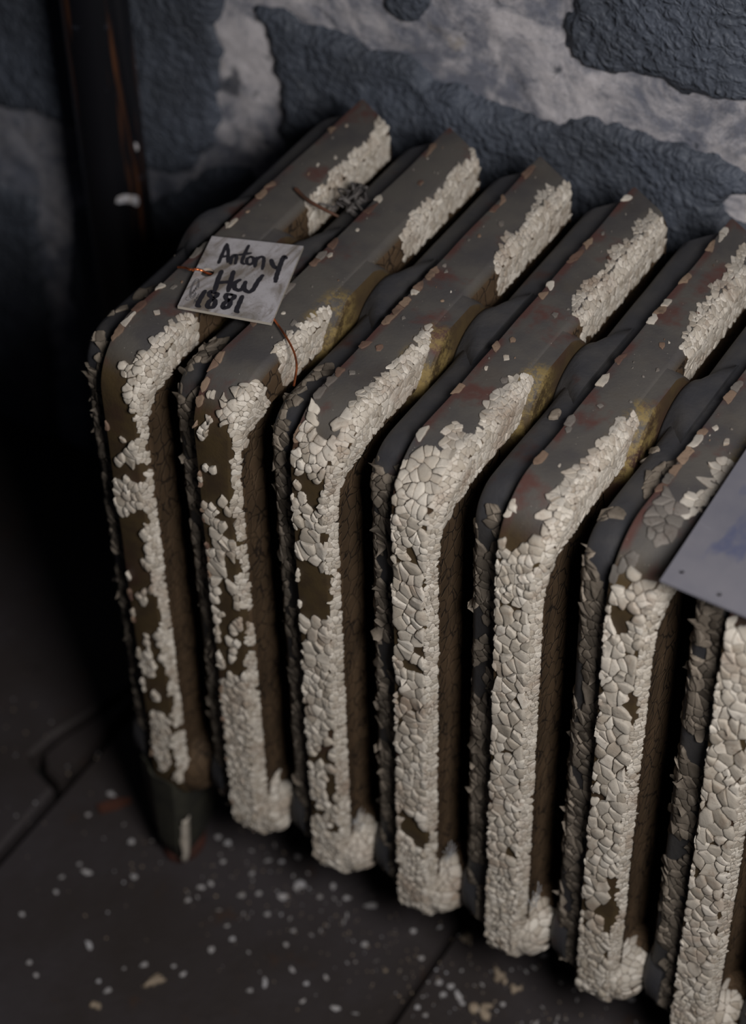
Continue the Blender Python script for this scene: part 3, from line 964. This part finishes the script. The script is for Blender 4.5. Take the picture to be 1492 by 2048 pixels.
def bpx(x, y): return (B1[0] + x / B1[2], B1[1] + y / B1[2])


hole_c = at(*bpx(395, 487), 2, ZT)
m = MB()
outer = [(at(x, y, 2, ZT).x, at(x, y, 2, ZT).y) for x, y in tpx]
hole = [(hole_c.x + 0.062 * math.cos(a), hole_c.y + 0.062 * math.sin(a)) for a in [2 * math.pi * q / 20 for q in range(20)]]
m.prism(outer, [hole], lambda p: W3((p[0], p[1], ZT - 0.028)), lambda p: W3((p[0], p[1], ZT)))
nt = 2 * (len(m.f) - 24) // 2
plate_t = m.build('tag_plate', [M_TAG, M_TAGEDGE], tag_o, False, None)
for p in plate_t.data.polygons:
    if abs(p.normal.z) < 0.5: p.material_index = 1


def ribbon(m, pts, width, h, taper=True):
    pts = spline([Vector((*at(*bpx(*p), 2, ZT).xy, 0)) for p in pts], 7)
    n = len(pts); L_ = []; R_ = []
    for i, p in enumerate(pts):
        t = (pts[min(i + 1, n - 1)] - pts[max(i - 1, 0)])
        if t.length < 1e-6: t = Vector((1, 0, 0))
        t.normalize(); nrm = Vector((-t.y, t.x, 0))
        w = width / 2
        if taper:
            e = min(i, n - 1 - i) / max(1, n - 1)
            w *= 0.72 + 0.28 * min(1, e * 8) + 0.08 * math.sin(i * 1.3)
        L_.append(p + nrm * w); R_.append(p - nrm * w)
    vs = []
    for a, b in zip(L_, R_):
        vs += [W3((a.x, a.y, ZT + h)), W3((b.x, b.y, ZT + h))]
    fs = [[2 * i, 2 * i + 1, 2 * i + 3, 2 * i + 2] for i in range(n - 1)]
    m.add(vs, fs)
    for e, p in ((0, pts[0]), (1, pts[-1])):    # round ends
        r = width / 2 * 0.74
        m.add([W3((p.x + r * math.cos(6.283 * q / 10), p.y + r * math.sin(6.283 * q / 10), ZT + h + .0004)) for q in range(10)], [list(range(10))])


strokes = [
    [(500, 405), (535, 320), (578, 225)], [(578, 225), (590, 300), (585, 395)], [(522, 348), (555, 342), (590, 338)],
    [(612, 412), (618, 375), (628, 335)], [(618, 365), (650, 328), (668, 345), (655, 412)],
    [(782, 240), (748, 310), (718, 390), (738, 415)], [(690, 328), (740, 322), (800, 312)],
    [(800, 345), (768, 365), (765, 405), (795, 418), (826, 395), (824, 358), (803, 345)],
    [(856, 352), (848, 395), (838, 440)], [(848, 385), (885, 350), (918, 352), (922, 390), (908, 462)],
    [(992, 375), (1005, 420), (1035, 450), (1065, 440)], [(1130, 360), (1110, 345), (1085, 400), (1060, 470), (1040, 530), (1032, 580)],
    [(530, 478), (495, 560), (465, 665)], [(640, 482), (615, 570), (590, 668)], [(478, 592), (540, 585), (615, 580)],
    [(700, 562), (655, 590), (650, 640), (690, 660), (725, 640), (752, 580)], [(752, 580), (738, 640), (775, 675), (820, 655), (865, 580), (912, 520)],
    [(375, 665), (335, 730), (305, 795), (322, 812)],
    [(470, 690), (430, 670), (415, 700), (450, 730), (490, 700), (470, 680)], [(460, 725), (410, 770), (400, 815), (450, 815), (470, 770), (450, 730)],
    [(620, 700), (575, 700), (570, 735), (610, 750), (650, 720), (625, 700)], [(600, 745), (550, 785), (545, 825), (590, 815), (610, 775), (595, 745)],
    [(722, 715), (695, 780), (668, 845), (680, 865)],
]
m = MB()
for q, st_ in enumerate(strokes): ribbon(m, st_, 0.045 if q > 9 else 0.034, 0.003 + 0.00012 * q)
hw_ = m.build('handwriting', [M_INK], tag_o, False, None)
m = MB()
for r1, r2 in ((34, 95), (24, 80)):
    pts = []
    for q in range(0, 19):
        a = 0.4 + 2 * math.pi * q / 20
        ex, ey = r1 * math.cos(a), r2 * math.sin(a)
        c_, s_ = math.cos(0.33), math.sin(0.33)
        pts.append((275 + ex * c_ - ey * s_, 640 + ex * s_ + ey * c_))
    ribbon(m, pts, 0.007, 0.002, False)
for pts in ([(245, 700), (255, 670), (262, 690), (270, 650), (275, 670), (285, 630), (290, 650), (296, 610), (300, 600)], [(270, 780), (278, 740), (284, 765), (295, 720), (300, 735), (312, 690)], [(190, 735), (205, 750), (225, 745)]):
    ribbon(m, pts, 0.006, 0.002, False)
stamp = m.build('stamp', [M_STAMP], tag_o, False, None)
stamp['label'] = 'faint oval stamp mark along the left edge'


def bz(x, y, z): return at(*bpx(x, y), 2, z)


m = MB()
wire_pts = [bz(120, 440, 0.07), bz(190, 445, 0.10), bz(235, 462, 0.125), bz(300, 460, .11), bz(345, 470, .10), bz(372, 485, 0.07), bz(380, 492, .03)]
m.tube([W3(p) for p in spline(wire_pts, 5)], 0.011 * S, 6)
wire_pts = [bz(380, 492, .03), bz(560, 560, 0.030), bz(800, 740, 0.035), bz(985, 890, .04), bz(1040, 960, .05), bz(1110, 1060, .06), bz(1170, 1160, .06), bz(1212, 1260, .05), bz(1228, 1360, .04), bz(1218, 1450, .02), bz(1202, 1545, 0.0)]
m.tube([W3(p) for p in spline(wire_pts, 5)], 0.0105 * S, 6)
curl = [bz(262 + 9 * math.cos(t * .9), 466 + 6 * math.sin(t * .9), .12 + .01 * t / 10) for t in range(16)]
m.tube([W3(p) for p in spline(curl, 3)], 0.008 * S, 6)
wire = m.build('wire', [M_COPPER], tag_o, True, 60)
wire['label'] = 'thin copper tie wire'

# ---------------------------------------------------------------- the sheet metal plate at the right
ZP = 0.20
p0 = at(1320, 1160, 2, ZP); p1 = at(1492, 905, 2, ZP); p2 = at(1492, 1232, 2, 0.162)
ux = (p2 - p0).normalized(); uy = (p1 - p0); uy = (uy - ux * uy.dot(ux)).normalized(); un = ux.cross(uy)
m = MB()


def pp(q, h): return W3(p0 + ux * q[0] + uy * q[1] + un * h)


def ploc(x, y):
    d = RX * ((x - 746) / FPX) + RY * ((y - 1024) / FPX) + RZ
    t = (p0 - CAM).dot(un) / d.dot(un); q = CAM + d * t - p0
    return (q.dot(ux), q.dot(uy))


holes = []
for hx, hy in ((1363, 1143), (1438, 1188)):
    c_ = ploc(hx, hy)
    holes.append([(c_[0] + 0.022 * math.cos(a), c_[1] + 0.022 * math.sin(a)) for a in [6.283 * q / 12 for q in range(12)]])
m.prism([(0, 0), (3.3, 0), (3.3, 2.3), (0, 2.3)], holes, lambda p: pp(p, -0.022), lambda p: pp(p, 0))
po = m.build('metal_plate', [M_PLATE], None, False, None)
tag(po, 'flat blue grey sheet metal plate lying on the right end of the radiator', 'plate')

# ---------------------------------------------------------------- pipe
pipe = bpy.data.objects.new('heating_pipe', None); COL.objects.link(pipe)
tag(pipe, 'upright black pipe with rusty streaks in the corner left of the radiator', 'pipe')
PX, PY, PR = -3.40, 4.55, 0.365
m = MB(); n = 40; vs = []; fs = []
zz = [-ZF, -6, -4, -2, 0, 2, 4, 7]
for z in zz:
    for q in range(n):
        a = 2 * math.pi * q / n; vs.append(W3((PX + PR * math.cos(a), PY + PR * math.sin(a), z)))
for a in range(len(zz) - 1):
    for q in range(n): fs.append([a * n + q, a * n + (q + 1) % n, (a + 1) * n + (q + 1) % n, (a + 1) * n + q])
fs.append(list(range(n))); fs.append([(len(zz) - 1) * n + q for q in range(n)])
m.add(vs, fs)
m.build('pipe_tube', [M_PIPE], pipe, True, 40)


def on_pipe(x, y):
    d = RX * ((x - 746) / FPX) + RY * ((y - 1024) / FPX) + RZ
    a = d.x ** 2 + d.y ** 2; ox_, oy_ = CAM.x - PX, CAM.y - PY
    b = 2 * (ox_ * d.x + oy_ * d.y); c_ = ox_ ** 2 + oy_ ** 2 - PR ** 2
    disc = b * b - 4 * a * c_
    return CAM + d * ((-b - math.sqrt(max(disc, 0))) / (2 * a))


def splash(outline, name):
    m = MB(); P = [on_pipe(x, y) for x, y in outline]
    cx_ = sum(x for x, y in outline) / len(outline); cy_ = sum(y for x, y in outline) / len(outline)
    def off(P, h):
        nn_ = Vector((P.x - PX, P.y - PY, 0)).normalized(); return W3(P + nn_ * h)
    n_ = len(outline)
    mid = [on_pipe(cx_ + (x - cx_) * .6, cy_ + (y - cy_) * .6) for x, y in outline]
    vs = [off(p, -0.003) for p in P] + [off(p, .006) for p in P] + [off(p, .02) for p in mid] + [off(on_pipe(cx_, cy_), .022)]
    fs = []
    for r in range(2):
        for q in range(n_): fs.append([r * n_ + q, r * n_ + (q + 1) % n_, (r + 1) * n_ + (q + 1) % n_, (r + 1) * n_ + q])
    for q in range(n_): fs.append([2 * n_ + q, 2 * n_ + (q + 1) % n_, 3 * n_])
    m.add(vs, fs)
    o = m.build(name, [M_SPLASH], pipe, True, 60); o['label'] = 'white paint splash on the black pipe'


splash([(231, 404), (234, 395), (241, 391), (250, 389), (262, 390), (275, 392), (277, 402), (276, 410), (271, 412), (266, 405), (256, 407), (246, 404), (238, 407)], 'paint_splash')
splash([(269, 286), (272, 285), (274, 290), (276, 299), (273, 302), (270, 294)], 'paint_splash')

# ---------------------------------------------------------------- small things on top of the radiator
m = MB()
pts = [at(592, 378, 2, .05), at(610, 396, 2, .055), at(632, 410, 2, .06), at(655, 422, 2, .05), at(677, 433, 2, .02)]
m.tube([W3(p) for p in spline(pts, 4)], 0.022 * S, 7, 0, 0.014 * S)
o = m.build('twig', [M_TWIG], None, True, 60)
tag(o, 'thin reddish brown twig lying across the first gap in the radiator top', 'twig')

m = MB(); rng = random.Random(9)
lint_c = at(706, 402, 2, -0.10)
for q in range(26):
    c_ = lint_c + Vector((rng.gauss(0, .07), rng.gauss(0, .10), rng.uniform(-.05, .08)))
    pts = [c_ + Vector((rng.gauss(0, .05), rng.gauss(0, .05), rng.gauss(0, .035))) for _ in range(4)]
    m.tube([W3(p) for p in spline(pts, 4)], rng.uniform(.008, .022) * S, 5)
o = m.build('dust_clump', [M_LINT], None, True, None)
tag(o, 'grey clump of lint caught in the gap beside the twig', 'lint', kind='stuff')

for (wx, wy, wX) in ((891, 1705, 3.42), (1064, 1795, 4.42), (709, 1645, 2.42)):
    m = MB(); rng = random.Random(wx)
    c_ = at(wx, wy, 0, wX + 0.02)
    for q in range(12):
        a = c_ + Vector((rng.uniform(-.03, .03), rng.uniform(-.06, .15), rng.uniform(-.16, .16)))
        b = c_ + Vector((rng.uniform(.0, .06), rng.uniform(-.02, .14), rng.uniform(-.13, .13)))
        mid = (a + b) / 2 + Vector((0, 0, -.04))
        m.tube([W3(p) for p in spline([a, mid, b], 3)], rng.uniform(.002, .0045) * S, 4)
    o = m.build('cobweb', [M_WEB], None, True, None)
    which = {891: 'fourth', 1064: 'fifth', 709: 'third'}[wx]
    tag(o, 'grey cobweb at the foot of the %s radiator section from the left' % which, 'cobweb', kind='stuff')

# ---------------------------------------------------------------- debris on the floor
def chip_mesh(m, c, r1, r2, ang, rng, th=.02, mi=0, ragged=.3):
    n_ = rng.randint(5, 8); ring = []
    for q in range(n_):
        a = 6.283 * q / n_
        kx = 1 + rng.uniform(-ragged, ragged)
        x, y = r1 * kx * math.cos(a), r2 * kx * math.sin(a)
        ring.append((x * math.cos(ang) - y * math.sin(ang), x * math.sin(ang) + y * math.cos(ang)))
    tx, ty = rng.uniform(-.35, .35), rng.uniform(-.35, .35)
    lift = abs(tx) * r1 + abs(ty) * r2
    def P(x, y, h): return Vector((c[0] + x, c[1] + y, c[2] + h + lift * 0.5 + (tx * x + ty * y) * .5))
    vs = [P(x, y, 0) for x, y in ring] + [P(x, y, th) for x, y in ring] + [P(0, 0, th * 1.6)]
    fs = [list(range(n_))[::-1]] + [[q, (q + 1) % n_, n_ + (q + 1) % n_, n_ + q] for q in range(n_)] + [[n_ + q, n_ + (q + 1) % n_, 2 * n_] for q in range(n_)]
    m.add(vs, fs, mi)


def E8(x, y): return (x / 2.131, 1300 + y / 2.131)
def E7(x, y): return (700 + x / 2.487, 1600 + y / 2.487)


spots = []
for (x, y, a, b, deg) in [(370, 950, 15, 6, 20), (380, 1260, 17, 7, 60), (1130, 1420, 18, 6, 85), (1245, 1365, 11, 5, 60), (560, 820, 9, 8, 0), (970, 825, 10, 8, 0), (460, 1455, 9, 6, -30), (615, 1345, 9, 6, -20), (780, 1385, 9, 5, -30), (570, 970, 9, 7, 40), (265, 970, 8, 5, -10), (1075, 955, 8, 6, 0), (1105, 1040, 9, 7, 0), (1205, 1055, 12, 9, 0), (1280, 1000, 16, 10, 20), (1265, 1015, 9, 8, 0), (900, 1280, 8, 9, 0), (1430, 1530, 12, 6, 10), (1290, 1500, 8, 4, -30), (1140, 1130, 7, 6, 0), (1365, 1055, 8, 6, 0), (1475, 1060, 8, 7, 0), (1390, 1400, 8, 4, 50), (990, 1235, 8, 6, 0), (800, 1070, 8, 5, -20), (860, 1015, 10, 5, 0), (1065, 1455, 7, 5, 0), (470, 615, 8, 6, 0), (375, 705, 7, 5, 0), (240, 1035, 6, 5, 0), (95, 1130, 7, 5, 0), (125, 1335, 7, 6, 0), (155, 1390, 6, 5, 0), (420, 1415, 6, 5, 0), (900, 1000, 8, 5, 30), (950, 905, 7, 5, 0), (1270, 885, 9, 7, 0), (1420, 1010, 6, 9, 0), (340, 915, 7, 5, 0), (1030, 1050, 9, 6, 0), (930, 800, 8, 6, 0), (1305, 1425, 7, 5, 0), (1220, 1260, 6, 5, 0), (1250, 1200, 6, 5, 0), (530, 1360, 5, 4, 0), (740, 1350, 6, 4, 0), (1145, 900, 12, 4, -10), (1200, 905, 8, 5, 0)]:
    spots.append((*E8(x, y), a, b, deg))
for (x, y, a, b, deg) in [(445, 910, 10, 8, 0), (465, 970, 10, 7, 0), (540, 980, 17, 6, 60), (560, 1015, 10, 6, 40), (335, 1035, 7, 6, 0), (75, 720, 10, 8, 0), (105, 530, 15, 7, 0), (315, 655, 7, 6, 0), (1375, 710, 12, 7, 0), (355, 790, 7, 5, 0), (1475, 965, 8, 4, 0), (375, 1075, 6, 5, 0), (500, 930, 9, 7, 0), (760, 1020, 6, 5, 0), (970, 775, 12, 5, -20), (1400, 995, 9, 6, 0)]:
    spots.append((*E7(x, y), a, b, deg))
rng = random.Random(77)
ZTOP = -ZF + 0.012
extra = []
for q in range(45):
    X = rng.uniform(.3, 5.6) if rng.random() < .8 else rng.uniform(-1.5, 5); Y = rng.gauss(0.35 if rng.random() < .75 else -.4, .35)
    if abs(X - 0.08) < .5 and 0 < Y < .9: continue
    extra.append((Vector((X, Y, ZTOP)), rng.uniform(.018, .042), rng.uniform(.010, .016), rng.uniform(0, 180)))
protos = []
for q in range(6):
    mm = MB(); chip_mesh(mm, (0, 0, 0), 1.0, .8, 0, random.Random(q + 40), .35, 0, .28)
    protos.append(mm)
chip_meshes = []
for q, mm in enumerate(protos):
    o = mm.build('paint_chip', [M_CHIP], None, True, 35)
    chip_meshes.append(o.data); bpy.data.objects.remove(o)
def chip_place(P):
    if P.x < -0.35: return 'left of the olive leg' if P.y > -0.3 else 'at lower left, in front of the olive leg'
    n_ = ('first', 'second', 'third', 'fourth', 'fifth', 'sixth', 'seventh')[min(6, int(P.x + .35))]
    if P.y > 0.15: return 'close under the %s radiator section' % n_
    if P.y > -0.45: return 'before the foot of the %s radiator section' % n_
    return 'well out from the %s radiator section' % n_


allchips = []
for (x, y, a, b, deg) in spots:
    P = at(x, y, 2, ZTOP); sc_ = 24.0 / FPX     # photo sizes to pitches at the floor's distance
    allchips.append((P, a * sc_ * .8, b * sc_ * 1.05, -deg + 30))
allchips += extra
for (P, r1, r2, deg) in allchips:
    if not (-11 < P.x < 11 and P.y < 4.6): continue
    o = bpy.data.objects.new('paint_chip', rng.choice(chip_meshes)); COL.objects.link(o)
    o.location = W3((P.x, P.y, P.z))
    o.rotation_euler = (0, 0, math.radians(deg))
    o.scale = (r1 * S, r2 * S, .035 * S)
    where = chip_place(P)
    shape = 'narrow' if max(r1, r2) > 1.75 * min(r1, r2) else 'roundish'
    tag(o, shape + ' pale paint chip on the floor ' + where, 'paint chip', shape + ' paint chips ' + where)

m = MB(); rng = random.Random(3)
for q in range(520):
    X = rng.uniform(-4, 6.5); Y = rng.gauss(.2, .9)
    if rng.random() < .55: X = rng.uniform(.3, 6); Y = rng.gauss(.35, .35)
    if Y > 4.5: continue
    r = rng.choice((.006, .008, .010, .014))
    chip_mesh(m, (X, Y, ZTOP), r, r * .7, rng.uniform(0, 6), rng, .008, 0 if rng.random() < .35 else 1)
m.v = [W3(v) for v in m.v]
o = m.build('paint_crumbs', [M_CHIP, M_TAN], None, True, 40)
tag(o, 'fine paint crumbs and grit sprinkled over the floor before the radiator', 'crumbs', kind='stuff')

for (cx_, cy_, sx, label) in [(*E8(650, 1420), .13, 'lumpy tan plaster crumb in the open floor at lower left'), (*E8(420, 1520), .08, 'small tan plaster crumb at the bottom edge of the floor left of centre'),
                              (*E7(650, 1035), .15, 'branching tan plaster scrap on the floor below the fourth and fifth sections'), (*E7(755, 885), .10, 'curved tan scrap on the floor just below the fifth section'),
                              (*E7(825, 945), .07, 'round brown crumb on the floor between the fifth and sixth sections'), (*E7(590, 705), .10, 'tan scrap on the floor at the left foot of the fifth section')]:
    rng = random.Random(int(cx_)); m = MB(); P = at(cx_, cy_, 2, ZTOP)
    for q in range(5):
        a = rng.uniform(0, 6.28); d = sx * rng.uniform(.1, .75)
        chip_mesh(m, (P.x + d * math.cos(a), P.y + d * math.sin(a), P.z), sx * rng.uniform(.3, .55), sx * rng.uniform(.2, .35), a, rng, .035)
    m.v = [W3(v) for v in m.v]
    o = m.build('plaster_scrap', [M_TAN], None, True, 40)
    tag(o, label, 'plaster scrap')

a = at(197, 1622, 2, ZTOP); b = at(262, 1602, 2, ZTOP)
m = MB(); d = (b - a); nn_ = Vector((-d.y, d.x, 0)).normalized() * .06
q = [a + nn_, a - nn_ * .9, a + d * .5 - nn_ * 1.1, b - nn_ * .6, b + nn_ * .3, a + d * .6 + nn_ * 1.1]
m.prism([(p.x, p.y) for p in q], [], lambda p: W3((p[0], p[1], ZTOP)), lambda p: W3((p[0], p[1], ZTOP + .05)))
o = m.build('wood_splinter', [M_WOOD], None, False, None)
tag(o, 'short reddish wood splinter on the floor left of the radiator leg', 'splinter')
